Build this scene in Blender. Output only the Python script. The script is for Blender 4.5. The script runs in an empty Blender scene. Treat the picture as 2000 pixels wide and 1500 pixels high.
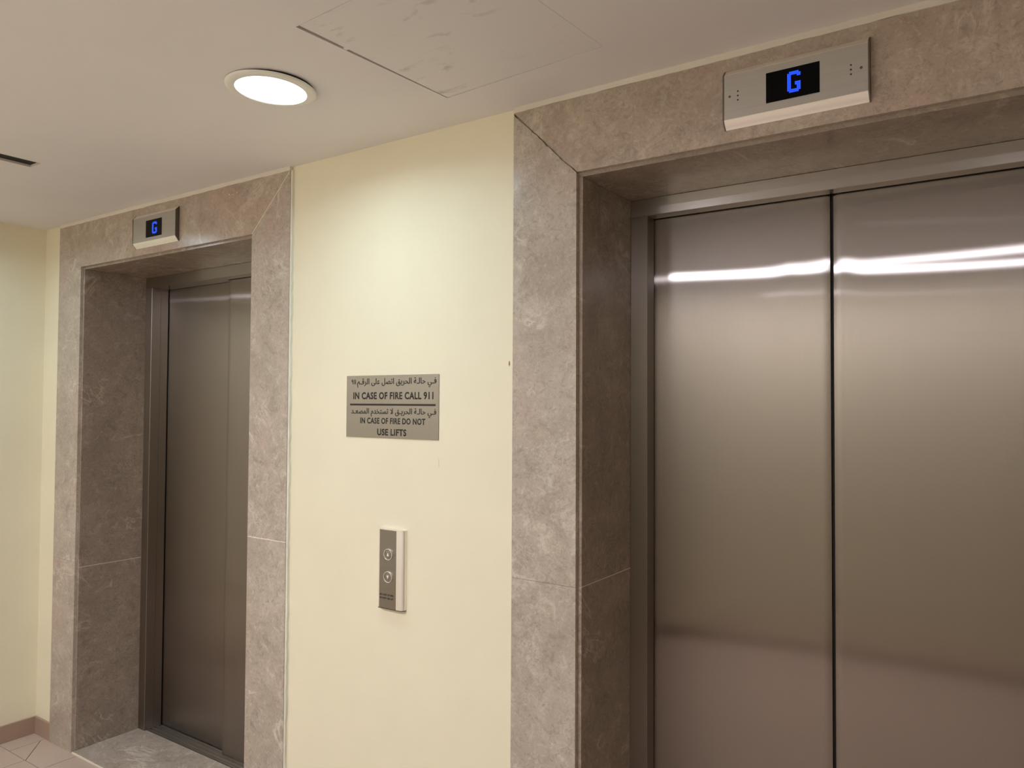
import bpy, bmesh, math, random
from mathutils import Vector, Matrix, Euler
random.seed(7)
S = bpy.context.scene
C = S.collection

# ------------------------------------------------------------------ camera
CAM = Vector((0.4539, -1.7517, 1.5821))
YAW, PITCH, ROLL, FPX = -0.59915, 0.02657, 0.00577, 1486.4
fw = Vector((math.sin(YAW)*math.cos(PITCH), math.cos(YAW)*math.cos(PITCH), math.sin(PITCH)))
rt = Vector((math.cos(YAW), -math.sin(YAW), 0)); up = rt.cross(fw)
r2 = math.cos(ROLL)*rt + math.sin(ROLL)*up; u2 = -math.sin(ROLL)*rt + math.cos(ROLL)*up
cd = bpy.data.cameras.new('camera'); cam = bpy.data.objects.new('camera', cd); C.objects.link(cam)
cam.matrix_world = Matrix(((r2.x, u2.x, -fw.x, CAM.x), (r2.y, u2.y, -fw.y, CAM.y), (r2.z, u2.z, -fw.z, CAM.z), (0, 0, 0, 1)))
cd.sensor_fit = 'HORIZONTAL'; cd.sensor_width = 36; cd.lens = 36*FPX/2000; cd.clip_start = 0.02
S.camera = cam

# ------------------------------------------------------------------ world, exposure, lamp strength
W = bpy.data.worlds.new('world'); S.world = W; W.use_nodes = True
W.node_tree.nodes['Background'].inputs[0].default_value = (0, 0, 0, 1)
W.node_tree.nodes['Background'].inputs[1].default_value = 0.0
S.view_settings.view_transform = 'Standard'; S.view_settings.look = 'None'
S.view_settings.gamma = 1; S.view_settings.use_curve_mapping = False
S.view_settings.exposure = 0.0
LAMP_COLOR = (0.985, 0.98, 1.12)   # lamps along the opposite wall
LAMP_COLOR_COOL = (0.75, 1.0, 1.10)   # lamps along the lift wall
LAMP_WATTS = 19.6             # of a lamp with factor 1
S.cycles.max_bounces = 14; S.cycles.diffuse_bounces = 8; S.cycles.glossy_bounces = 6
S.cycles.caustics_reflective = True
S.cycles.sample_clamp_indirect = 6

# lamp positions on the ceiling (x, y, strength factor)
LAMPS = [(-1.195, -0.472, .185), (-3.03, -0.56, .15), (-1.20, -2.20, 1.6), (0.40, -2.25, .60), (-2.90, -2.20, .85)]

# ------------------------------------------------------------------ key dimensions (metres)
XL, XR = -3.50, 3.2          # end walls
YB, YF = 0.012, -2.67        # lift wall and the wall opposite it
HC, HT, HD = 2.4146, 2.400, 2.200
GAP = 0.0113                 # step between face slabs and reveal lining
DF = 0.305                   # depth of the steel frames

# ------------------------------------------------------------------ helpers
def srgb(r, g, b):
    f = lambda c: (c/255/12.92) if c/255 <= .04045 else ((c/255+.055)/1.055)**2.4
    return (f(r), f(g), f(b), 1)

def box(bm, x0, x1, y0, y1, z0, z1, bev=0.0, seg=2):
    vs = [bm.verts.new((x, y, z)) for x in (x0, x1) for y in (y0, y1) for z in (z0, z1)]
    fs = [(0, 1, 3, 2), (4, 6, 7, 5), (0, 4, 5, 1), (2, 3, 7, 6), (0, 2, 6, 4), (1, 5, 7, 3)]
    F = [bm.faces.new([vs[i] for i in f]) for f in fs]
    if bev:
        es = list({e for f in F for e in f.edges})
        bmesh.ops.bevel(bm, geom=es, offset=bev, segments=seg, affect='EDGES', profile=.5)

def prism(bm, pts, a, b, axis):
    """extrude a closed 2-D outline between a and b along axis; pts map to the other two axes"""
    def P(p, t):
        return {'x': (t, p[0], p[1]), 'y': (p[0], t, p[1]), 'z': (p[0], p[1], t)}[axis]
    A = [bm.verts.new(P(p, a)) for p in pts]; B = [bm.verts.new(P(p, b)) for p in pts]
    n = len(pts)
    for i in range(n):
        bm.faces.new((A[i], A[(i+1) % n], B[(i+1) % n], B[i]))
    bm.faces.new(A[::-1]); bm.faces.new(B)

def lathe(bm, prof, n=64):
    """profile (r, z) revolved about z"""
    rings = []
    for r, z in prof:
        if r < 1e-6: rings.append([bm.verts.new((0, 0, z))])
        else: rings.append([bm.verts.new((r*math.cos(2*math.pi*i/n), r*math.sin(2*math.pi*i/n), z)) for i in range(n)])
    for a, b in zip(rings[:-1], rings[1:]):
        for i in range(n):
            j = (i+1) % n
            if len(a) == 1 and len(b) == 1: continue
            if len(a) == 1: bm.faces.new((a[0], b[j], b[i]))
            elif len(b) == 1: bm.faces.new((a[i], a[j], b[0]))
            else: bm.faces.new((a[i], a[j], b[j], b[i]))

def obj(name, bm, mat, parent=None, smooth=False, angle=35):
    """link bm (world coordinates, or the parent's own coordinates if it carries a 'local' flag) as one mesh object"""
    bmesh.ops.recalc_face_normals(bm, faces=bm.faces)
    me = bpy.data.meshes.new(name)
    if parent is not None and not LOCAL:
        root = parent
        while root.parent: root = root.parent
        bmesh.ops.translate(bm, verts=bm.verts, vec=-root.location)
    bm.to_mesh(me); bm.free()
    if smooth:
        for p in me.polygons: p.use_smooth = True
        try: me.set_sharp_from_angle(angle=math.radians(angle))
        except Exception: pass
    me.materials.append(mat)
    o = bpy.data.objects.new(name, me); C.objects.link(o)
    if parent is not None: o.parent = parent
    return o
LOCAL = False

def thing(name, label, cat, loc, group=None):
    o = bpy.data.objects.new(name, None); C.objects.link(o)
    o.location = loc; o.empty_display_size = .05
    o['label'] = label; o['category'] = cat
    if group: o['group'] = group
    return o

def struct(name, bm, mat, **k):
    o = obj(name, bm, mat, **k); o['kind'] = 'structure'; return o

# ------------------------------------------------------------------ materials
def new_mat(name):
    m = bpy.data.materials.new(name); m.use_nodes = True
    nt = m.node_tree; return m, nt, nt.nodes['Principled BSDF']
def N(nt, t, **kw):
    n = nt.nodes.new(t)
    for k, v in kw.items(): setattr(n, k, v)
    return n
def L(nt, a, b): nt.links.new(a, b)
def ramp(nt, src, stops):
    r = N(nt, 'ShaderNodeValToRGB'); e = r.color_ramp.elements
    while len(e) < len(stops): e.new(0.5)
    for el, (p, c) in zip(e, stops): el.position = p; el.color = c if len(c) == 4 else (*c, 1)
    L(nt, src, r.inputs[0]); return r.outputs[0]
def noise(nt, vec, scale, detail=4, rough=.5, dist=0):
    n = N(nt, 'ShaderNodeTexNoise'); n.inputs['Scale'].default_value = scale; n.inputs['Detail'].default_value = detail
    n.inputs['Roughness'].default_value = rough; n.inputs['Distortion'].default_value = dist
    if vec is not None: L(nt, vec, n.inputs['Vector'])
    return n.outputs['Fac']
def mix(nt, fac, a, b, mode='MIX'):
    m = N(nt, 'ShaderNodeMix', data_type='RGBA', blend_type=mode)
    for s, v in ((m.inputs[0], fac), (m.inputs[6], a), (m.inputs[7], b)):
        if hasattr(v, 'is_linked'): L(nt, v, s)
        else: s.default_value = v
    return m.outputs[2]
def math_(nt, op, a, b=0.0, c=None):
    m = N(nt, 'ShaderNodeMath', operation=op)
    for i, v in enumerate((a, b) if c is None else (a, b, c)):
        if hasattr(v, 'is_linked'): L(nt, v, m.inputs[i])
        else: m.inputs[i].default_value = v
    return m.outputs[0]
def bump(nt, h, strength, dist=.002):
    b = N(nt, 'ShaderNodeBump'); b.inputs['Strength'].default_value = strength; b.inputs['Distance'].default_value = dist
    L(nt, h, b.inputs['Height']); return b.outputs[0]
def coords(nt, scale=(1, 1, 1), rot=(0, 0, 0), rnd=False):
    tc = N(nt, 'ShaderNodeTexCoord'); mp = N(nt, 'ShaderNodeMapping')
    mp.inputs['Scale'].default_value = scale; mp.inputs['Rotation'].default_value = rot
    L(nt, tc.outputs['Object'], mp.inputs['Vector'])
    if rnd:
        oi = N(nt, 'ShaderNodeObjectInfo'); k = N(nt, 'ShaderNodeVectorMath', operation='SCALE')
        cx = N(nt, 'ShaderNodeCombineXYZ')
        L(nt, oi.outputs['Random'], cx.inputs[0]); L(nt, math_(nt, 'MULTIPLY', oi.outputs['Random'], 7.3), cx.inputs[1]); L(nt, math_(nt, 'MULTIPLY', oi.outputs['Random'], 3.1), cx.inputs[2])
        L(nt, cx.outputs[0], k.inputs[0]); k.inputs['Scale'].default_value = 9
        L(nt, k.outputs[0], mp.inputs['Location'])
    return mp.outputs[0]

def paint(name, col, rough=.6, speck=.03, bscale=90, bstr=.12):
    m, nt, b = new_mat(name); v = coords(nt)
    n = noise(nt, v, 3.0, 5, .6)
    dk = tuple(c*(1-speck) for c in col[:3])+(1,); lt = tuple(min(1, c*(1+speck)) for c in col[:3])+(1,)
    L(nt, ramp(nt, n, [(.3, dk), (.7, lt)]), b.inputs['Base Color'])
    b.inputs['Roughness'].default_value = rough; b.inputs['Specular IOR Level'].default_value = .35
    L(nt, bump(nt, noise(nt, v, bscale, 3, .6), bstr, .001), b.inputs['Normal'])
    return m

def plain(name, col, rough=.5, metal=0.0, emit=None, estr=0):
    m, nt, b = new_mat(name)
    b.inputs['Base Color'].default_value = col; b.inputs['Roughness'].default_value = rough; b.inputs['Metallic'].default_value = metal
    if emit: b.inputs['Emission Color'].default_value = emit; b.inputs['Emission Strength'].default_value = estr
    return m

def marble(name, c_dark, c_mid, c_lite, c_pink, veins=.95, rot=(0, .5, 0), rough=.22, vscale=(1, 1, 1)):
    m, nt, b = new_mat(name)
    v = coords(nt, scale=vscale, rot=rot, rnd=True)
    base = noise(nt, v, 16.0, 12, .72, .9)
    col = ramp(nt, base, [(.30, c_dark), (.46, c_mid), (.55, c_mid), (.72, c_lite)])
    cloud = noise(nt, v, 5.0, 5, .6, 1.0)
    col = mix(nt, ramp(nt, cloud, [(.32, (.40, .40, .40)), (.54, (0, 0, 0))]), col, c_dark)
    col = mix(nt, ramp(nt, cloud, [(.54, (0, 0, 0)), (.78, (.4, .4, .4))]), col, c_lite)
    patch = noise(nt, v, 3.2, 3, .5, .6)
    col = mix(nt, ramp(nt, patch, [(.52, (0, 0, 0)), (.66, (.55, .55, .55))]), col, c_pink)
    # mottled crumbs and dark fossil flecks
    crumb = noise(nt, v, 60, 6, .75, 1.5)
    col = mix(nt, ramp(nt, crumb, [(.34, (.8, .8, .8)), (.47, (0, 0, 0))]), col, c_dark)
    col = mix(nt, ramp(nt, crumb, [(.56, (0, 0, 0)), (.68, (.6, .6, .6))]), col, c_lite)
    worm = noise(nt, v, 22, 4, .6, 3.0)
    wd = math_(nt, 'ABSOLUTE', math_(nt, 'SUBTRACT', worm, .47))
    wb_ = ramp(nt, noise(nt, v, 7.5, 2, .5), [(.5, (0, 0, 0)), (.62, (.55, .55, .55))])
    col = mix(nt, math_(nt, 'MULTIPLY', ramp(nt, wd, [(0, (1, 1, 1)), (.02, (0, 0, 0))]), wb_), col, tuple(c*.72 for c in c_dark[:3])+(1,))
    # pale broken veins
    vn = noise(nt, v, 2.6, 6, .62, 1.6)
    d = math_(nt, 'ABSOLUTE', math_(nt, 'SUBTRACT', vn, .5))
    line = ramp(nt, d, [(0.0, (1, 1, 1)), (.012, (.35, .35, .35)), (.03, (0, 0, 0))])
    brk = ramp(nt, noise(nt, v, 5.5, 3, .5), [(.5, (0, 0, 0)), (.62, (1, 1, 1))])
    col = mix(nt, math_(nt, 'MULTIPLY', math_(nt, 'MULTIPLY', line, brk), veins), col, c_lite)
    vn2 = noise(nt, v, 11, 5, .6, 2.4)
    d2 = math_(nt, 'ABSOLUTE', math_(nt, 'SUBTRACT', vn2, .52))
    line2 = ramp(nt, d2, [(0.0, (.8, .8, .8)), (.014, (0, 0, 0))])
    brk2 = ramp(nt, noise(nt, v, 4.2, 2, .5), [(.47, (0, 0, 0)), (.62, (1, 1, 1))])
    col = mix(nt, math_(nt, 'MULTIPLY', math_(nt, 'MULTIPLY', line2, brk2), veins*.8), col, c_lite)
    L(nt, col, b.inputs['Base Color'])
    b.inputs['Roughness'].default_value = rough; b.inputs['Specular IOR Level'].default_value = .5
    L(nt, bump(nt, noise(nt, v, 14, 4, .6), .05, .001), b.inputs['Normal'])
    return m

def steel(name, col, r=.33, aniso=.95, r2=.5, mixf=.3, grain=.04, horizontal=False, spread=0):
    """hairline stainless steel: strokes run vertically (or along x), so highlights spread across the strokes"""
    m, nt, b = new_mat(name)
    g = N(nt, 'ShaderNodeNewGeometry')
    if horizontal:
        cr = N(nt, 'ShaderNodeVectorMath', operation='CROSS_PRODUCT'); cr.inputs[1].default_value = (1, 0, 0)
        L(nt, g.outputs['True Normal'], cr.inputs[0]); tang = cr.outputs[0]; sc = (3, 400, 400)
    else:
        cr = N(nt, 'ShaderNodeVectorMath', operation='CROSS_PRODUCT'); cr.inputs[1].default_value = (0, 0, 1)
        L(nt, g.outputs['True Normal'], cr.inputs[0]); tang = cr.outputs[0]; sc = (1500, 1500, 3)
    v = coords(nt, scale=sc)
    n = noise(nt, v, 1.0, 3, .6)
    cl = ramp(nt, n, [(.3, tuple(c*(1-grain) for c in col[:3])+(1,)), (.7, tuple(min(1, c*(1+grain)) for c in col[:3])+(1,))])
    L(nt, cl, b.inputs['Base Color']); b.inputs['Metallic'].default_value = 1
    b.inputs['Roughness'].default_value = r; b.inputs['Anisotropic'].default_value = aniso
    L(nt, tang, b.inputs['Tangent'])
    if spread:
        b = N(nt, 'ShaderNodeBsdfAnisotropic', distribution='BECKMANN'); L(nt, cl, b.inputs['Color'])
        b.inputs['Roughness'].default_value = r; b.inputs['Anisotropy'].default_value = -.9; L(nt, tang, b.inputs['Tangent'])
    if spread:
        # hairlines finer than the facet model can stretch: the normal swings across the strokes
        hv = coords(nt, scale=(3, 7000, 7000) if horizontal else (7000, 7000, 3))
        hn = math_(nt, 'MULTIPLY', math_(nt, 'SUBTRACT', noise(nt, hv, 1.0, 2, .5), .5), spread)
        sw = N(nt, 'ShaderNodeVectorMath', operation='SCALE'); L(nt, tang, sw.inputs[0]); L(nt, hn, sw.inputs['Scale'])
        ad = N(nt, 'ShaderNodeVectorMath', operation='ADD'); L(nt, g.outputs['Normal'], ad.inputs[0]); L(nt, sw.outputs[0], ad.inputs[1])
        nr = N(nt, 'ShaderNodeVectorMath', operation='NORMALIZE'); L(nt, ad.outputs[0], nr.inputs[0])
        L(nt, nr.outputs[0], b.inputs['Normal'])
    b2 = N(nt, 'ShaderNodeBsdfPrincipled'); b2.inputs['Metallic'].default_value = 1; b2.inputs['Roughness'].default_value = r2
    L(nt, cl, b2.inputs['Base Color']); b2.inputs['Anisotropic'].default_value = aniso*.7; L(nt, tang, b2.inputs['Tangent'])
    ms = N(nt, 'ShaderNodeMixShader'); ms.inputs[0].default_value = mixf
    L(nt, b.outputs[0], ms.inputs[1]); L(nt, b2.outputs[0], ms.inputs[2])
    L(nt, ms.outputs[0], nt.nodes['Material Output'].inputs['Surface'])
    return m

M_wall = paint('cream_paint', (.785, .737, .565, 1), .55, .025, 60, .25)
M_ceil = paint('ceiling_paint', (.76, .74, .735, 1), .8, .02, 40, .15)
M_strip = paint('plaster_filler', (.70, .65, .57, 1), .7, .06, 120, .4)
D, MI, LI, PK = srgb(146, 135, 122), srgb(176, 165, 152), srgb(208, 199, 187), srgb(182, 161, 151)
M_marble = marble('taupe_marble', D, MI, LI, PK)
M_marble_head = marble('taupe_marble_header', srgb(146, 131, 118), srgb(174, 160, 146), srgb(204, 193, 179), srgb(180, 157, 145), veins=.6, rot=(0, -.3, 0))
M_marble_shaded = marble('taupe_marble_shaded_reveal', srgb(122, 109, 96), srgb(148, 134, 120), srgb(180, 167, 152), srgb(150, 132, 121), rot=(.7, .3, 0), rough=.2, vscale=(1, 1, 1.0))  # same marble darkened: the shade inside the reveals is put into its colour
M_grout_l = plain('pale_grout', srgb(222, 212, 196), .8)
M_sealant = paint('grey_sealant', srgb(222, 222, 208), .6, .10, 150, .5)
M_base = paint('skirting_tile', srgb(162, 139, 122), .35, .05, 30, .05)
M_tile = paint('floor_tile', srgb(190, 172, 158), .4, .05, 30, .06)
M_joint = plain('tile_joint', srgb(110, 92, 78), .9)
M_door = steel('hairline_steel_door', (.325, .292, .268, 1), r=.18, aniso=1.0, r2=.36, mixf=.28, grain=.025, spread=.25)
M_frame = steel('hairline_steel_frame', (.30, .265, .235, 1), r=.30, aniso=.9, r2=.45, mixf=.2)
M_head = steel('hairline_steel_head', (.46, .42, .385, 1), r=.16, aniso=.6, r2=.5, mixf=.4, horizontal=True)
M_dark = plain('dark_void', (.006, .005, .004, 1), .8)
M_rubber = plain('black_rubber', (.01, .009, .008, 1), .6)
M_sill = plain('worn_aluminium', (.42, .41, .39, 1), .38, 1)
M_plate = steel('brushed_plate', (.33, .31, .275, 1), r=.36, aniso=.7, r2=.5, mixf=.3)
M_plateh = steel('brushed_plate_level', (.50, .475, .44, 1), r=.38, aniso=.4, r2=.65, mixf=.7, horizontal=True)
M_alu = plain('satin_aluminium', (.90, .87, .81, 1), .42, .9)
M_black = plain('black_ink', (.008, .006, .005, 1), .55)
M_glass = plain('black_display', (.002, .002, .003, 1), .12)
M_glass.node_tree.nodes['Principled BSDF'].inputs['Specular IOR Level'].default_value = .12
M_cap = plain('dark_end_cap', (.16, .145, .12, 1), .45, .9)
M_led = plain('blue_led', (.0, .02, .2, 1), .5, 0, (.012, .13, 1.0, 1), 1.05)
M_ledglow = plain('blue_led_backing', (.0, .01, .2, 1), .5, 0, (.0, .016, .95, 1), .7)
M_white = plain('white_enamel', (.80, .80, .74, 1), .4)
M_lamp = plain('lit_diffuser', (.9, .9, .9, 1), .5, 0, (*LAMP_COLOR, 1), 3.0)
M_slotpaint = paint('slot_white', (.6, .56, .5, 1), .6)
M_text = M_black

# hatch paint: ceiling white with rubbed dirty finger marks
def hatch_mat():
    m, nt, b = new_mat('smudged_hatch_paint'); v = coords(nt, rot=(0, 0, .6), scale=(1, 2.6, 1))
    n = noise(nt, v, 9, 5, .6, .4); k = ramp(nt, n, [(.58, (0, 0, 0)), (.72, (.6, .6, .6))])
    n2 = noise(nt, v, 2.2, 2, .5); k2 = ramp(nt, n2, [(.42, (0, 0, 0)), (.55, (1, 1, 1))])
    L(nt, mix(nt, math_(nt, 'MULTIPLY', k, k2), (.75, .73, .725, 1), (.36, .33, .31, 1)), b.inputs['Base Color'])
    b.inputs['Roughness'].default_value = .7
    return m
M_hatch = hatch_mat()

# ------------------------------------------------------------------ openings
# per lift: outer-left, inner-left, inner-right, outer-right of the marble, z of slab joint
LIFT_A = dict(x1=-3.3395, x2=-3.1373, x3=-1.9008, x4=-1.6913)
LIFT_B = dict(x1=-0.7403, x2=-0.5373, x3=0.5860, x4=0.7890)
LIN = 0.03                    # lining slab thickness

# ------------------------------------------------------------------ setting
# lift wall with two openings
bm = bmesh.new()
def wl(x0, x1, z0, z1): box(bm, x0, x1, YB, YB+.16, z0, z1)
a2, a3 = LIFT_A['x2']+GAP-LIN, LIFT_A['x3']-GAP+LIN
b2, b3 = LIFT_B['x2']+GAP-LIN, LIFT_B['x3']-GAP+LIN
zo = HD-GAP+LIN
wl(XL, a2, 0, HC); wl(a3, b2, 0, HC); wl(b3, XR, 0, HC); wl(a2, a3, zo, HC); wl(b2, b3, zo, HC)
wb = struct('wall_back', bm, M_wall)

def blot(cx, cz, rx, rz, y, n=11):
    b = bmesh.new()
    prism(b, [(cx+rx*math.cos(2*math.pi*k/n)*random.uniform(.6, 1.1), cz+rz*math.sin(2*math.pi*k/n)*random.uniform(.6, 1.1)) for k in range(n)], y-.0004, y+.0004, 'y'); return b
M_scuff = plain('brown_scuff', srgb(150, 120, 90), .8); M_drip = paint('paint_run', (.72, .63, .47, 1), .5)
obj('scuff_mark', blot(-.7600, 1.697, .0034, .0085, YB), M_scuff, wb)
obj('paint_run', blot(-1.0150, 1.405, .0022, .016, YB), M_drip, wb)

bm = bmesh.new(); box(bm, XL-.1, XL, YF-.1, YB+.16, 0, HC); struct('wall_left', bm, M_wall)
bm = bmesh.new(); box(bm, XL-.1, XR+.1, YF-.1, YF, 0, HC); struct('wall_front', bm, M_wall)
bm = bmesh.new(); box(bm, XR, XR+.1, YF-.1, YB+.16, 0, HC); struct('wall_right', bm, M_wall)

# ceiling with a hatch hole and an air slot
HATCH_C = Vector((-0.622, -0.420)); HATCH_H = 0.2465; HATCH_A = math.radians(-3.7)
def hatch_pts(h):
    ca, sa = math.cos(HATCH_A), math.sin(HATCH_A)
    return [(HATCH_C.x+ca*px*h-sa*py*h, HATCH_C.y+sa*px*h+ca*py*h) for px, py in ((-1, -1), (1, -1), (1, 1), (-1, 1))]
SLOT = (-2.475, -2.398, -2.30, -0.503)
bm = bmesh.new()
loops = [[(XL-.1, YF-.1), (XR+.1, YF-.1), (XR+.1, YB+.16), (XL-.1, YB+.16)],
         hatch_pts(HATCH_H), [(SLOT[0], SLOT[2]), (SLOT[1], SLOT[2]), (SLOT[1], SLOT[3]), (SLOT[0], SLOT[3])]]
es = []
for lp in loops:
    vs = [bm.verts.new((x, y, HC)) for x, y in lp]
    es += [bm.edges.new((vs[i], vs[(i+1) % 4])) for i in range(4)]
bmesh.ops.triangle_fill(bm, use_beauty=True, use_dissolve=False, edges=es)
ext = bmesh.ops.extrude_face_region(bm, geom=bm.faces[:])
bmesh.ops.translate(bm, vec=(0, 0, .012), verts=[g for g in ext['geom'] if isinstance(g, bmesh.types.BMVert)])
struct('ceiling', bm, M_ceil)

# floor: joint-coloured bed with clipped tiles laid on it
bm = bmesh.new(); box(bm, XL-.1, XR+.1, YF-.1, YB+.5, -.05, -.004)
fl = struct('floor', bm, M_joint)
bm = bmesh.new()
def tile(pts):
    # inset polygon by the half joint
    c = Vector((sum(p[0] for p in pts)/len(pts), sum(p[1] for p in pts)/len(pts)))
    n = len(pts); j = .0017; out = []
    for i in range(n):
        p, q, r = Vector(pts[i-1]), Vector(pts[i]), Vector(pts[(i+1) % n])
        d1, d2 = (q-p).normalized(), (r-q).normalized()
        n1, n2 = Vector((-d1.y, d1.x)), Vector((-d2.y, d2.x)); k = n1+n2
        out.append(q+k*(j/max(.25, k.dot(n1))))
    prism(bm, [(p.x, p.y) for p in out], -.006, 0.0, 'z')
P = .30; GX, GY = -3.085, -.150
def clip(x0, x1, y0, y1):
    x0, x1, y0, y1 = max(x0, XL), min(x1, XR), max(y0, YF), min(y1, YB)
    if x1-x0 > .02 and y1-y0 > .02: return [(x0, y0), (x1, y0), (x1, y1), (x0, y1)]
for jy in range(-9, 1):
    off = 0 if jy % 2 == 0 else -.145
    for ix in range(-3, 23):
        x0, y0 = GX+off+ix*P, GY+jy*P
        pts = clip(x0, x0+P, y0, y0+P)
        if not pts: continue
        if jy == 0 and ix == -1:
            V = (-3.225, GY)
            tile([V, (GX, GY), (GX, YB), (GX-P, YB), (-3.385, -.016)])
            tile([(-3.385, GY), V, (-3.385, -.016)][:3])
        else: tile(pts)
obj('floor_tile', bm, M_tile, fl)

# skirtings
def skirting(name, x0, x1, y0, y1):
    bm = bmesh.new(); box(bm, x0, x1, y0, y1, 0, .080, .0015); return struct(name, bm, M_base)
skirting('baseboard_left', XL, XL+.010, YF+.010, YB-.0001)
skirting('baseboard_back', XL+.010, LIFT_A['x1'], YB-.010, YB)
skirting('baseboard_back.001', LIFT_A['x4']+.008, LIFT_B['x1'], YB-.010, YB)
skirting('baseboard_back.002', LIFT_B['x4'], XR, YB-.010, YB)
skirting('baseboard_front', XL, XR, YF, YF+.010)

# plaster filler strips between the marble headers and the ceiling
for i, l in enumerate((LIFT_A, LIFT_B)):
    bm = bmesh.new(); n = 60; x0, x1 = l['x1'], l['x4']
    top, bot = [], []
    for k in range(n+1):
        x = x0+(x1-x0)*k/n
        top.append((x, HC)); bot.append((x, HT+random.uniform(-.0012, .0010)))
    prism(bm, bot+top[::-1], -.003, YB, 'y')
    struct('trim_%d' % (i+1), bm, M_strip)

# ------------------------------------------------------------------ marble surrounds
def surround(l, label, jzl, jz, lz, right_style):
    x1, x2, x3, x4 = l['x1'], l['x2'], l['x3'], l['x4']
    t = thing('marble_surround', label, 'door surround', ((x1+x4)/2, 0, 0), 'marble lift surrounds')
    g = .0004
    # mitre lines, jagged when the joint has opened
    def mitre(sign, amp, gap):
        n = 26; A, B = [], []
        xa, xb = (x1, x2) if sign < 0 else (x4, x3)
        for k in range(n+1):
            f = k/n; x = xa+(xb-xa)*f; z = HT+(HD-HT)*f
            o = random.uniform(-amp, amp) if 0 < k < n else 0
            w = gap*(.5+.5*abs(math.sin(5.2*f+1)))*(1 if k not in (0,) else .3)
            A.append((x-sign*0+o*.7, z+o)); B.append((x+sign*w*.7+o*.7, z-w*.7+o))
        return A, B
    open_l = right_style == 'crack'
    Al, Bl = mitre(-1, .0012 if open_l else .0002, .0050 if open_l else .0005)
    Ar, Br = mitre(1, .0003, .0007)
    bm = bmesh.new(); prism(bm, Al+Ar[::-1], 0, YB, 'y'); obj('header_slab', bm, M_marble_head, t)
    bm = bmesh.new(); prism(bm, [(x1, jzl+g), (x2, jzl+g)]+Bl[::-1], 0, YB, 'y'); obj('jamb_slab', bm, M_marble, t)
    bm = bmesh.new(); box(bm, x1, x2, 0, YB, 0, jzl-g); obj('jamb_slab', bm, M_marble, t)
    bm = bmesh.new(); prism(bm, [(x4, jz+g), (x3, jz+g)]+Br[::-1], 0, YB, 'y'); obj('jamb_slab', bm, M_marble, t)
    bm = bmesh.new(); box(bm, x3, x4, 0, YB, 0, jz-g); obj('jamb_slab', bm, M_marble, t)
    # reveal linings (set back behind the face slabs)
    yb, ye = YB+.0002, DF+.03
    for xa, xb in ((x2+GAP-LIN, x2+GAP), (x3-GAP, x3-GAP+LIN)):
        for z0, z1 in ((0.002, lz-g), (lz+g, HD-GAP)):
            bm = bmesh.new(); box(bm, xa, xb, yb, ye, z0, z1, .0008, 1); obj('reveal_lining', bm, M_marble_shaded, t)
        bm = bmesh.new(); box(bm, xa+.002, xb+(.0002 if xa < (x1+x4)/2 else -.0002) if xa < (x1+x4)/2 else xb-.002, yb+.001, ye, lz-.0009, lz+.0009)
        if xa > (x1+x4)/2:
            bm.free(); bm = bmesh.new(); box(bm, xa-.0002, xb-.002, yb+.001, ye, lz-.0009, lz+.0009)
        obj('lining_joint', bm, M_grout_l, t)
    bm = bmesh.new(); box(bm, x2+GAP-LIN, x3-GAP+LIN, yb, ye, HD-GAP, HD-GAP+LIN, .0008, 1); obj('soffit_lining', bm, M_marble_shaded, t)
    # threshold slab with a pale nosing
    bm = bmesh.new(); box(bm, x2+GAP, x3-GAP, .002, .318, 0.0003, .008, .001, 1); obj('threshold_slab', bm, M_marble, t)
    bm = bmesh.new(); box(bm, x2+GAP, x3-GAP, -.003, .002, 0.0003, .0085, .001, 1); obj('threshold_nosing', bm, M_grout_l, t)
    if right_style == 'filled':
        bm = bmesh.new(); n = 30
        tp = [(x3+(x4-x3)*k/n, jz+.0012+random.uniform(-.0007, .0012)) for k in range(n+1)]; bt = [(x3+(x4-x3)*k/n, jz-.0012+random.uniform(-.0012, .0007)) for k in range(n+1)]
        prism(bm, bt+tp[::-1], -.0003, .004, 'y'); obj('slab_joint', bm, M_grout_l, t)
        # pale grout line down the right mitre, rough sealant down the right edge
        bm = bmesh.new()
        d = .0016
        prism(bm, [(x4-.004, HT-.004+d), (x3, HD+d), (x3, HD-d), (x4-.004, HT-.004-d)], -.0004, .0015, 'y')
        obj('mitre_joint', bm, M_grout_l, t)
        bm = bmesh.new(); n = 90; L0, R0 = [], []
        for k in range(n+1):
            z = HT*k/n
            L0.append((x4+.0002, z)); R0.append((x4+.0080+random.uniform(-.0016, .0022), z))
        prism(bm, L0+R0[::-1], .003, YB, 'y'); obj('sealant_bead', bm, M_sealant, t)
    if right_style == 'filled':
        for cx, cz, r in ((-2.0389, 2.3670, .0036), (-2.0170, 2.3637, .0028), (-1.9923, 2.3677, .0034)):
            obj('chip_mark', blot(cx, cz, r, r*.8, 0), M_grout_l, t)
    return t
surround(LIFT_A, 'taupe marble surround of the far left lift, with pale sealant down its right edge', .856, 1.098, .830, 'filled')
surround(LIFT_B, 'taupe marble surround of the near right lift, cracked open along its top left mitre', 1.103, 1.103, 1.103, 'crack')

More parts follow.
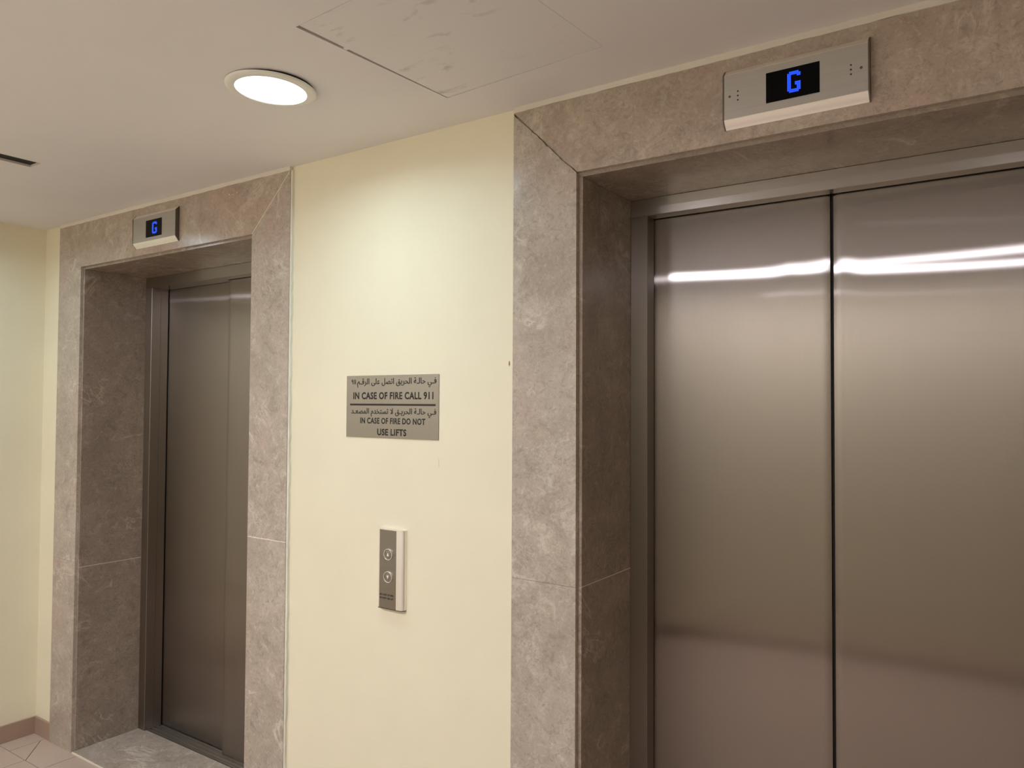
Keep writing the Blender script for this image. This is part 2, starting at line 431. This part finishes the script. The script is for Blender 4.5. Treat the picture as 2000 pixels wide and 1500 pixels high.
# ------------------------------------------------------------------ steel lift entrances
WF = .0538; HF = 2.1372
def warp_panel(bm, x0, x1, y0, z0, z1, A, thick=.028, lip=.004):
    """door leaf whose front is very slightly dished near eye height, as pressed sheet steel is"""
    nx, nz = 48, 90
    grid = []
    for i in range(nx+1):
        f = i/nx; x = x0+(x1-x0)*f; col = []
        a = A(f)
        e = min(x-x0, x1-x)
        for k in range(nz+1):
            z = z0+(z1-z0)*k/nz; dz = z-1.94
            y = y0+a*dz*math.exp(-(dz/.28)**2)
            if e < lip*.999: y += lip*(1-math.sqrt(max(0, 1-((lip-e)/lip)**2)))
            col.append(bm.verts.new((x, y, z)))
        grid.append(col)
    for i in range(nx):
        for k in range(nz): bm.faces.new((grid[i][k], grid[i+1][k], grid[i+1][k+1], grid[i][k+1]))
    back = [bm.verts.new((x, y0+thick, z)) for x, z in ((x0, z0), (x1, z0), (x1, z1), (x0, z1))]
    bm.faces.new((back[0], back[3], back[2], back[1]))
    bm.faces.new([grid[i][0] for i in range(nx+1)][::-1]+[back[0], back[1]])
    bm.faces.new([grid[i][nz] for i in range(nx+1)]+[back[2], back[3]])
    bm.faces.new([grid[0][k] for k in range(nz+1)]+[back[3], back[0]])
    bm.faces.new([grid[nx][k] for k in range(nz+1)][::-1]+[back[1], back[2]])

def entrance(l, label, dret, kind):
    x2, x3 = l['x2']+GAP, l['x3']-GAP
    zs = HD-GAP
    t = thing('lift_entrance', label, 'lift door', ((x2+x3)/2, DF, 0), 'lift entrances')
    for xa, xb in ((x2, x2+WF), (x3-WF, x3)):
        bm = bmesh.new(); box(bm, xa, xb, DF, dret, .0085, HF, .0012, 1); obj('frame_jamb', bm, M_frame, t)
    bm = bmesh.new(); box(bm, x2, x3, DF, dret, HF, zs, .0012, 1); obj('frame_head', bm, M_head, t)
    # sill with running grooves
    bm = bmesh.new()
    y = .320; prof = [(y, 0.001)]
    for k in range(5):
        y0 = .320+k*.022
        prof += [(y0+.0005, .009), (y0+.013, .009), (y0+.0135, .004), (y0+.0205, .004)]
    prof += [(.432, .009), (.432, .001)]
    prism(bm, prof, x2+WF, x3-WF, 'x'); obj('door_sill', bm, M_sill, t)
    # dark backing seals the shaft
    bm = bmesh.new(); box(bm, x2-.05, x3+.05, .445, .46, 0.0, zs+.05); obj('shaft_seal', bm, M_dark, t)
    zt = HF+.03
    if kind == 'centre':
        xc = (x2+x3)/2
        def A1(f): return -.0042*max(0, (f-.55)/.45)**2-.0015*math.exp(-((f-.80)/.05)**2)
        def A2(f): return -.0035*math.exp(-((f-.05)/.05)**2)+.0012*math.sin(3.5*f)
        yd = .3597
        bm = bmesh.new(); warp_panel(bm, x2+WF-.03, xc-.0042, yd, .012, zt, A1); obj('door_leaf', bm, M_door, t, True, 30)
        bm = bmesh.new(); warp_panel(bm, xc+.0042, x3-WF+.03, yd, .012, zt, A2); obj('door_leaf', bm, M_door, t, True, 30)
        bm = bmesh.new(); box(bm, xc-.016, xc+.016, yd+.016, yd+.034, .012, zt); obj('leading_edge_seal', bm, M_rubber, t)
    else:
        xs = -2.543
        bm = bmesh.new(); warp_panel(bm, x2+WF-.03, xs+.05, .3955, .012, zt, lambda f: .002*math.sin(4*f), lip=.0015); obj('door_leaf', bm, M_door, t, True, 30)
        bm = bmesh.new(); warp_panel(bm, xs, x3-WF+.03, .3597, .012, zt, lambda f: .001, lip=.0015); obj('door_leaf', bm, M_door, t, True, 30)
    return t
entrance(LIFT_A, 'brushed steel doors of the far left lift, two overlapping side-sliding leaves', .352, 'side')
entrance(LIFT_B, 'brushed steel doors of the near right lift, two leaves meeting at a black gap', .352, 'centre')
# deeper inner return of the far lift's left jamb and head
ent = [o for o in C.objects if o.name.startswith('lift_entrance')][0]
x2 = LIFT_A['x2']+GAP
bm = bmesh.new(); box(bm, x2+.01, x2+WF, .352, .390, .0085, HF); obj('jamb_return', bm, M_frame, ent)
bm = bmesh.new(); box(bm, x2+.01, -2.543-.002, .352, .390, HF, HD-GAP); obj('head_return', bm, M_head, ent)

# ------------------------------------------------------------------ floor indicators
GLYPH = [".#####.", "#######", "##...##", "##.....", "##.....", "##.....", "##..###", "##..###", "##...##", "##...##", "#######", ".#####."]
def indicator(xc, label, wscr, hscr, zc_scr, glyph_c, gw, gh, holes, screws):
    t = thing('floor_indicator', label, 'floor indicator', (xc, 0, 2.23), 'floor indicators above the lifts')
    x0, x1 = xc-.1580, xc+.1580
    zb, z0, z1, zt = 2.229, 2.2495, 2.353, 2.368
    yf = -.016
    # housing: extruded profile with sloped top and bottom and a shallow recess for the face plate
    prof = [(0, zb), (0, zt), (-.002, zt)]
    prof += [(yf, z1+.0006), (yf, z1), (yf+.001, z1), (yf+.001, z0), (yf, z0), (yf-.0002, z0-.0008)]
    for k in range(1, 7):
        f = k/6; prof.append((yf*(1-f)**1.0*.999 + yf*.35*math.sin(f*math.pi)*.25, z0-.0008+(zb-z0+.0008)*f))
    prof = prof[:-1]+[(-.0015, zb)]
    bm = bmesh.new(); prism(bm, prof, x0+.003, x1-.003, 'x'); obj('housing', bm, M_alu, t, True, 40)
    for a, b in ((x0, x0+.003), (x1-.003, x1)):
        bm = bmesh.new()
        prism(bm, [(0, zb-.0006), (0, zt+.0006), (-.0025, zt+.0006), (yf-.0008, z1+.001), (yf-.0008, z0-.001), (-.0015, zb-.0006)], a, b, 'x')
        obj('end_cap', bm, M_cap, t)
    bm = bmesh.new(); box(bm, x0+.0032, x1-.0032, yf+.0001, yf+.001, z0+.0002, z1-.0002); obj('face_plate', bm, M_plateh, t)
    sx0, sx1 = wscr; 
    bm = bmesh.new(); box(bm, sx0, sx1, yf-.0006, yf+.0006, zc_scr-hscr/2, zc_scr+hscr/2, .0004, 1); s = obj('display_window', bm, M_glass, t)
    # dot-matrix G
    cw, ch = gw/7, gh/12
    bm = bmesh.new(); bg = bmesh.new()
    for r, row in enumerate(GLYPH):
        for c, q in enumerate(row):
            if q != '#': continue
            cx = glyph_c[0]+(c-3)*cw; cz = glyph_c[1]+(5.5-r)*ch
            R = min(cw, ch)*.42
            vs = [bm.verts.new((cx+R*cw/min(cw, ch)*math.cos(a*math.pi/5), yf-.0012, cz+R*math.sin(a*math.pi/5))) for a in range(10)]
            vb = [bm.verts.new((v.co.x, yf-.0006, v.co.z)) for v in vs]
            bm.faces.new(vs)
            for a in range(10): bm.faces.new((vs[a], vs[(a+1) % 10], vb[(a+1) % 10], vb[a]))
            box(bg, cx-cw/2, cx+cw/2, yf-.0009, yf-.0006, cz-ch/2, cz+ch/2)
    obj('lit_character', bm, M_led, s); obj('character_glow', bg, M_ledglow, s)
    for hx, hz in holes:
        bm = bmesh.new(); lathe(bm, [(0, 0), (.0019, 0), (.0019, .0004), (0, .0004)], 14)
        bmesh.ops.transform(bm, matrix=Matrix.Translation((hx, yf-.0002, hz)) @ Matrix.Rotation(math.pi/2, 4, 'X') @ Matrix.Translation((0, 0, -.0003)), verts=bm.verts)
        obj('sound_hole', bm, M_dark, t)
    for hx, hz in screws:
        bm = bmesh.new(); lathe(bm, [(0, 0.0002), (.0012, .0002), (.0014, .0007), (.0028, .0006), (.0030, 0)], 18)
        bmesh.ops.transform(bm, matrix=Matrix.Translation((hx, yf+.0001, hz)) @ Matrix.Rotation(math.pi/2, 4, 'X'), verts=bm.verts)
        obj('face_screw', bm, M_screw, t)
    return t
M_screw = plain('dull_screw', (.16, .13, .11, 1), .5, .8)
indicator(.0205, 'steel indicator showing a blue G on a wide screen above the right lift', (-.0374, .0784), .0690, 2.3023, (.0240, 2.3038), .0290, .0475,
          [(-.1019, 2.3112), (-.1019, 2.3010), (-.1019, 2.2908), (.1418, 2.3117), (.1418, 2.3018), (.1418, 2.2918)], [(-.1211, 2.3024), (.1621, 2.3012)])
indicator(-2.5200, 'scratched steel indicator with a small blue G screen above the left lift', (-2.5770, -2.4605), .0710, 2.2987, (-2.5120, 2.2988), .0360, .0490, [], [])

# ------------------------------------------------------------------ lettering
def text_bm(body, x0, x1, z0, z1, y, depth=.0004, bold=0.0, thicken=0.0):
    """lettering fitted to a rectangle on a plane facing -y"""
    cu = bpy.data.curves.new('lettering', 'FONT'); cu.body = body; cu.size = 1; cu.offset = bold; cu.resolution_u = 3; cu.space_word = .95; cu.space_character = 1.10
    o = bpy.data.objects.new('lettering_tmp', cu); C.objects.link(o); bpy.context.view_layer.update()
    me = bpy.data.meshes.new_from_object(o.evaluated_get(bpy.context.evaluated_depsgraph_get()))
    bpy.data.objects.remove(o); bpy.data.curves.remove(cu)
    bm = bmesh.new(); bm.from_mesh(me); bpy.data.meshes.remove(me)
    xs = [v.co.x for v in bm.verts]; ys = [v.co.y for v in bm.verts]
    sx = (x1-x0)/(max(xs)-min(xs)); sz = (z1-z0)/(max(ys)-min(ys)); mx, my = min(xs), min(ys)
    for v in bm.verts: v.co = Vector((x0+(v.co.x-mx)*sx, y, z0+(v.co.y-my)*sz))
    if thicken:                                     # broaden the strokes of script lettering
        g0 = bm.faces[:]
        for ddx, ddz, ddy in ((-thicken, 0, .00002), (thicken, 0, .00004), (0, -thicken*.6, .00006), (0, thicken*.6, .00008)):
            dup = bmesh.ops.duplicate(bm, geom=g0)
            bmesh.ops.translate(bm, vec=(ddx, ddy, ddz), verts=[g for g in dup['geom'] if isinstance(g, bmesh.types.BMVert)])
    ext = bmesh.ops.extrude_face_region(bm, geom=bm.faces[:])
    bmesh.ops.translate(bm, vec=(0, depth, 0), verts=[g for g in ext['geom'] if isinstance(g, bmesh.types.BMVert)])
    return bm

# Arabic presentation forms: letter -> isolated, final, initial, medial
AR = {'ا': 'FE8D FE8E', 'ب': 'FE8F FE90 FE91 FE92', 'ت': 'FE95 FE96 FE97 FE98', 'ة': 'FE93 FE94', 'ح': 'FEA1 FEA2 FEA3 FEA4', 'خ': 'FEA5 FEA6 FEA7 FEA8',
      'د': 'FEA9 FEAA', 'ر': 'FEAD FEAE', 'س': 'FEB1 FEB2 FEB3 FEB4', 'ص': 'FEB9 FEBA FEBB FEBC', 'ع': 'FEC9 FECA FECB FECC', 'ف': 'FED1 FED2 FED3 FED4',
      'ق': 'FED5 FED6 FED7 FED8', 'ل': 'FEDD FEDE FEDF FEE0', 'م': 'FEE1 FEE2 FEE3 FEE4', 'ي': 'FEF1 FEF2 FEF3 FEF4', 'ى': 'FEEF FEF0', 'ـ': '0640 0640 0640 0640'}
def shape(s):
    s = s.replace('لا', '\uFEFB'); out = []
    for i, ch in enumerate(s):
        if ch not in AR: out.append(ch); continue
        f = [chr(int(h, 16)) for h in AR[ch].split()]
        pv = i > 0 and s[i-1] in AR and len(AR[s[i-1]].split()) == 4
        nx = len(f) == 4 and i+1 < len(s) and s[i+1] in AR
        out.append(f[3] if pv and nx else f[1] if pv else f[2] if nx else f[0])
    return ''.join(reversed(out))

# ------------------------------------------------------------------ fire notice
SX0, SX1, SZ0, SZ1 = -1.4075, -1.0146, 1.4726, 1.6716
t = thing('fire_notice', 'brushed steel fire notice in Arabic and English on the cream wall between the lifts', 'sign', ((SX0+SX1)/2, YB, SZ0))
bm = bmesh.new(); box(bm, SX0, SX1, .0095, YB, SZ0, SZ1, .0004, 1); obj('plate', bm, M_plate, t)
def sign_text(body, u0, u1, v0, v1, bold=0.0, thicken=0.0):
    w, h = SX1-SX0, SZ1-SZ0
    obj('lettering', text_bm(body, SX0+u0*w, SX0+u1*w, SZ1-v1*h, SZ1-v0*h, .0092, bold=bold, thicken=thicken), M_black, t)
sign_text('\u0669\u0661\u0661', .060, .108, .062, .138, 0, .0007)
sign_text(shape('الرقـم')+' '+shape('على')+' '+shape('اتصل')+' '+shape('الحريق')+' '+shape('حالـة')+' '+shape('فـي'), .126, .975, .045, .195, 0, .0007)
sign_text('IN CASE OF FIRE CALL 911', .080, .947, .268, .385, .032)
sign_text(shape('المصعـد')+' '+shape('تستخدم')+' '+shape('لا')+' '+shape('الحريـق')+' '+shape('حالـة')+' '+shape('فـي'), .060, .975, .525, .665, 0, .0007)
sign_text('IN CASE OF FIRE DO NOT', .163, .867, .678, .775, .029)
sign_text('USE LIFTS', .357, .672, .850, .958, .032)
w, h = SX1-SX0, SZ1-SZ0
bm = bmesh.new(); box(bm, SX0+.043*w, SX0+.970*w, .0091, .0096, SZ1-.484*h, SZ1-.455*h); obj('dividing_line', bm, M_black, t)

# ------------------------------------------------------------------ call panel
CX0, CX1, CZ0, CZ1 = -1.2440, -1.1385, .9450, 1.1915
t = thing('call_panel', 'narrow steel lift call panel with two round buttons below the fire notice', 'call panel', ((CX0+CX1)/2, YB, CZ0))
yp = -.006
prof = [(CX0, YB), (CX0, yp+.004), (CX0+.004, yp), (CX0+.008, yp), (CX0+.008, yp+.0012), (-1.1655, yp+.0012), (-1.1655, yp-.0004)]
for k in range(1, 8):
    f = k/7; prof.append((-1.1655+(CX1+1.1655)*math.sin(f*math.pi/2*.92)/math.sin(math.pi/2*.92), yp-.0004+.013*(1-math.cos(f*math.pi/2*.92))))
prof.append((CX1, YB))
bm = bmesh.new(); prism(bm, prof, CZ0+.0025, CZ1-.0025, 'z'); obj('housing', bm, M_alu, t, True, 40)
for a, b in ((CZ0, CZ0+.0025), (CZ1-.0025, CZ1)):
    bm = bmesh.new(); q = [(CX0-.0004, YB), (CX0-.0004, yp+.0036), (CX0+.0036, yp-.0006), (-1.1655, yp-.0006)]+[(x+.0004, y-.0004) for x, y in prof[7:]]
    prism(bm, q, a, b, 'z'); obj('end_cap', bm, M_cap if a < 1 else M_alu, t)  # upper cap pale, lower cap dark: light from above painted into the metals
bm = bmesh.new(); box(bm, CX0+.0082, -1.1657, yp+.0002, yp+.0012, CZ0+.0027, CZ1-.0027); obj('face_plate', bm, M_plate, t)
for i, (bz, sgn) in enumerate(((1.1141, 1), (1.0446, -1))):
    R = Matrix.Translation((-1.1985, yp+.0002, bz)) @ Matrix.Rotation(math.pi/2, 4, 'X')
    bm = bmesh.new(); lathe(bm, [(.0150, .0003), (.0150, .0030), (.0157, .0040), (.0170, .0040), (.0178, .0028), (.0178, .0)], 40)
    bmesh.ops.transform(bm, matrix=R, verts=bm.verts); ring = obj('call_button', bm, M_alu, t, True, 50)
    bm = bmesh.new(); lathe(bm, [(0, .0030), (.0100, .0029), (.0135, .0022), (.0140, .0)], 40)
    bmesh.ops.transform(bm, matrix=R, verts=bm.verts); obj('push_face', bm, M_plate, ring, True, 50)
    bm = bmesh.new(); a = .0062
    prism(bm, [(-1.1985-a*.75, bz-sgn*a*.8), (-1.1985+a*.75, bz-sgn*a*.8), (-1.1985, bz+sgn*a)], yp-.0033, yp-.0024, 'y')
    obj('arrow', bm, M_white, ring)
for body, z0, z1 in (('IN CASE OF FIRE', .9855, .9915), ('DO NOT USE LIFT', .9750, .9810)):
    obj('engraved_lettering', text_bm(body, -1.2330, -1.1760, z0, z1, yp-.0001, .0003, .03), M_black, t)

# ------------------------------------------------------------------ ceiling lamps
def downlight(x, y, label, k, tilt=None):
    global LOCAL
    LOCAL = True
    t = thing('ceiling_downlight', label, 'ceiling light', (x, y, HC), 'round recessed ceiling lamps')
    bm = bmesh.new(); lathe(bm, [(.0900, -.0035), (.0915, -.0068), (.0985, -.0082), (.1060, -.0072), (.1120, -.0050), (.1160, -.0022), (.1162, -.0008), (.1145, -.0004), (.0900, -.0004)], 96)
    ring = obj('trim_ring', bm, M_white, t, True, 50)
    bm = bmesh.new(); lathe(bm, [(0, -.0050), (.0900, -.0050), (.0905, -.0012), (0, -.0012)], 96)
    dif = obj('diffuser', bm, M_lamp, t, True, 30)
    bm = bmesh.new(); lathe(bm, [(.1120, 0), (.1120, -.0040 if not tilt else -.0060), (.0950, -.0040 if not tilt else -.006)], 64)
    LOCAL = False
    if tilt:
        for o in (ring, dif):
            o.rotation_euler = tilt; o.location = (0, 0, -.0040)
        obj2 = None
        LOCAL = True; g = bmesh.new(); lathe(g, [(.1020, -.0002), (.1100, -.0002), (.1100, -.0034), (.1020, -.0034)], 64); obj('housing_gap', g, M_dark, t); LOCAL = False
    bm.free()
    ld = bpy.data.lights.new('lamp_light', 'AREA'); ld.shape = 'DISK'; ld.size = .184; ld.spread = math.radians(162 if y > -1 else 168 if x < -2 else 180)
    ld.energy = LAMP_WATTS*k; ld.color = LAMP_COLOR if k > .3 else LAMP_COLOR_COOL
    lo = bpy.data.objects.new('lamp_light', ld); C.objects.link(lo); lo.parent = t; lo.location = (0, 0, -.012)
    return t
LABELS = ['round white ceiling lamp lit above the cream wall between the lifts', 'round white ceiling lamp before the left lift, out at the end wall',
          'round white ceiling lamp by the opposite wall, facing the space between the lifts', 'round white ceiling lamp by the opposite wall, facing the right lift',
          'round white ceiling lamp by the opposite wall, facing the left lift']
for i, (x, y, k) in enumerate(LAMPS):
    downlight(x, y, LABELS[i], k, tilt=(math.radians(-1.3), math.radians(1.6), 0) if i == 0 else None)

# ------------------------------------------------------------------ access hatch
t = thing('access_hatch', 'square smudged white hatch panel set in the ceiling, gaping along its left edge', 'ceiling hatch', (HATCH_C.x, HATCH_C.y, HC))
p = [Vector(q) for q in hatch_pts(HATCH_H)]
dx = (p[1]-p[0]).normalized(); dy = (p[3]-p[0]).normalized()
q = [p[0]+dx*.0105+dy*.0015, p[1]-dx*.002+dy*.0015, p[2]-dx*.0012-dy*.0014, p[3]+dx*.0026-dy*.0034]
bm = bmesh.new(); prism(bm, [(v.x, v.y) for v in q], HC+.0006, HC+.010, 'z'); obj('hatch_panel', bm, M_hatch, t)
bm = bmesh.new(); o_ = [p[0]-dx*.02-dy*.02, p[1]+dx*.02-dy*.02, p[2]+dx*.02+dy*.02, p[3]-dx*.02+dy*.02]
prism(bm, [(v.x, v.y) for v in o_], HC+.0122, HC+.02, 'z'); obj('hatch_backing', bm, M_dark, t)
# putty blob bridging the gap
bm = bmesh.new(); c = p[0]+(p[3]-p[0])*.28+dx*.004
box(bm, c.x-.005, c.x+.006, c.y-.006, c.y+.006, HC+.0008, HC+.006, .002); obj('putty_blob', bm, M_ceil, t)

# ------------------------------------------------------------------ air slot
t = thing('air_slot', 'long dark air slot in the ceiling near the left end wall', 'air vent', ((SLOT[0]+SLOT[1])/2, SLOT[3], HC))
x0, x1, y0, y1 = SLOT
bm = bmesh.new()
for a in ((x0, x0+.0012, y0, y1), (x1-.0012, x1, y0, y1), (x0, x1, y1-.0012, y1), (x0, x1, y0, y0+.0012)): box(bm, *a, HC-.0008, HC+.007)
obj('slot_frame', bm, M_slotpaint, t)
bm = bmesh.new(); box(bm, x0, x1, y0, y1, HC+.007, HC+.0120); obj('slot_throat', bm, M_dark, t)
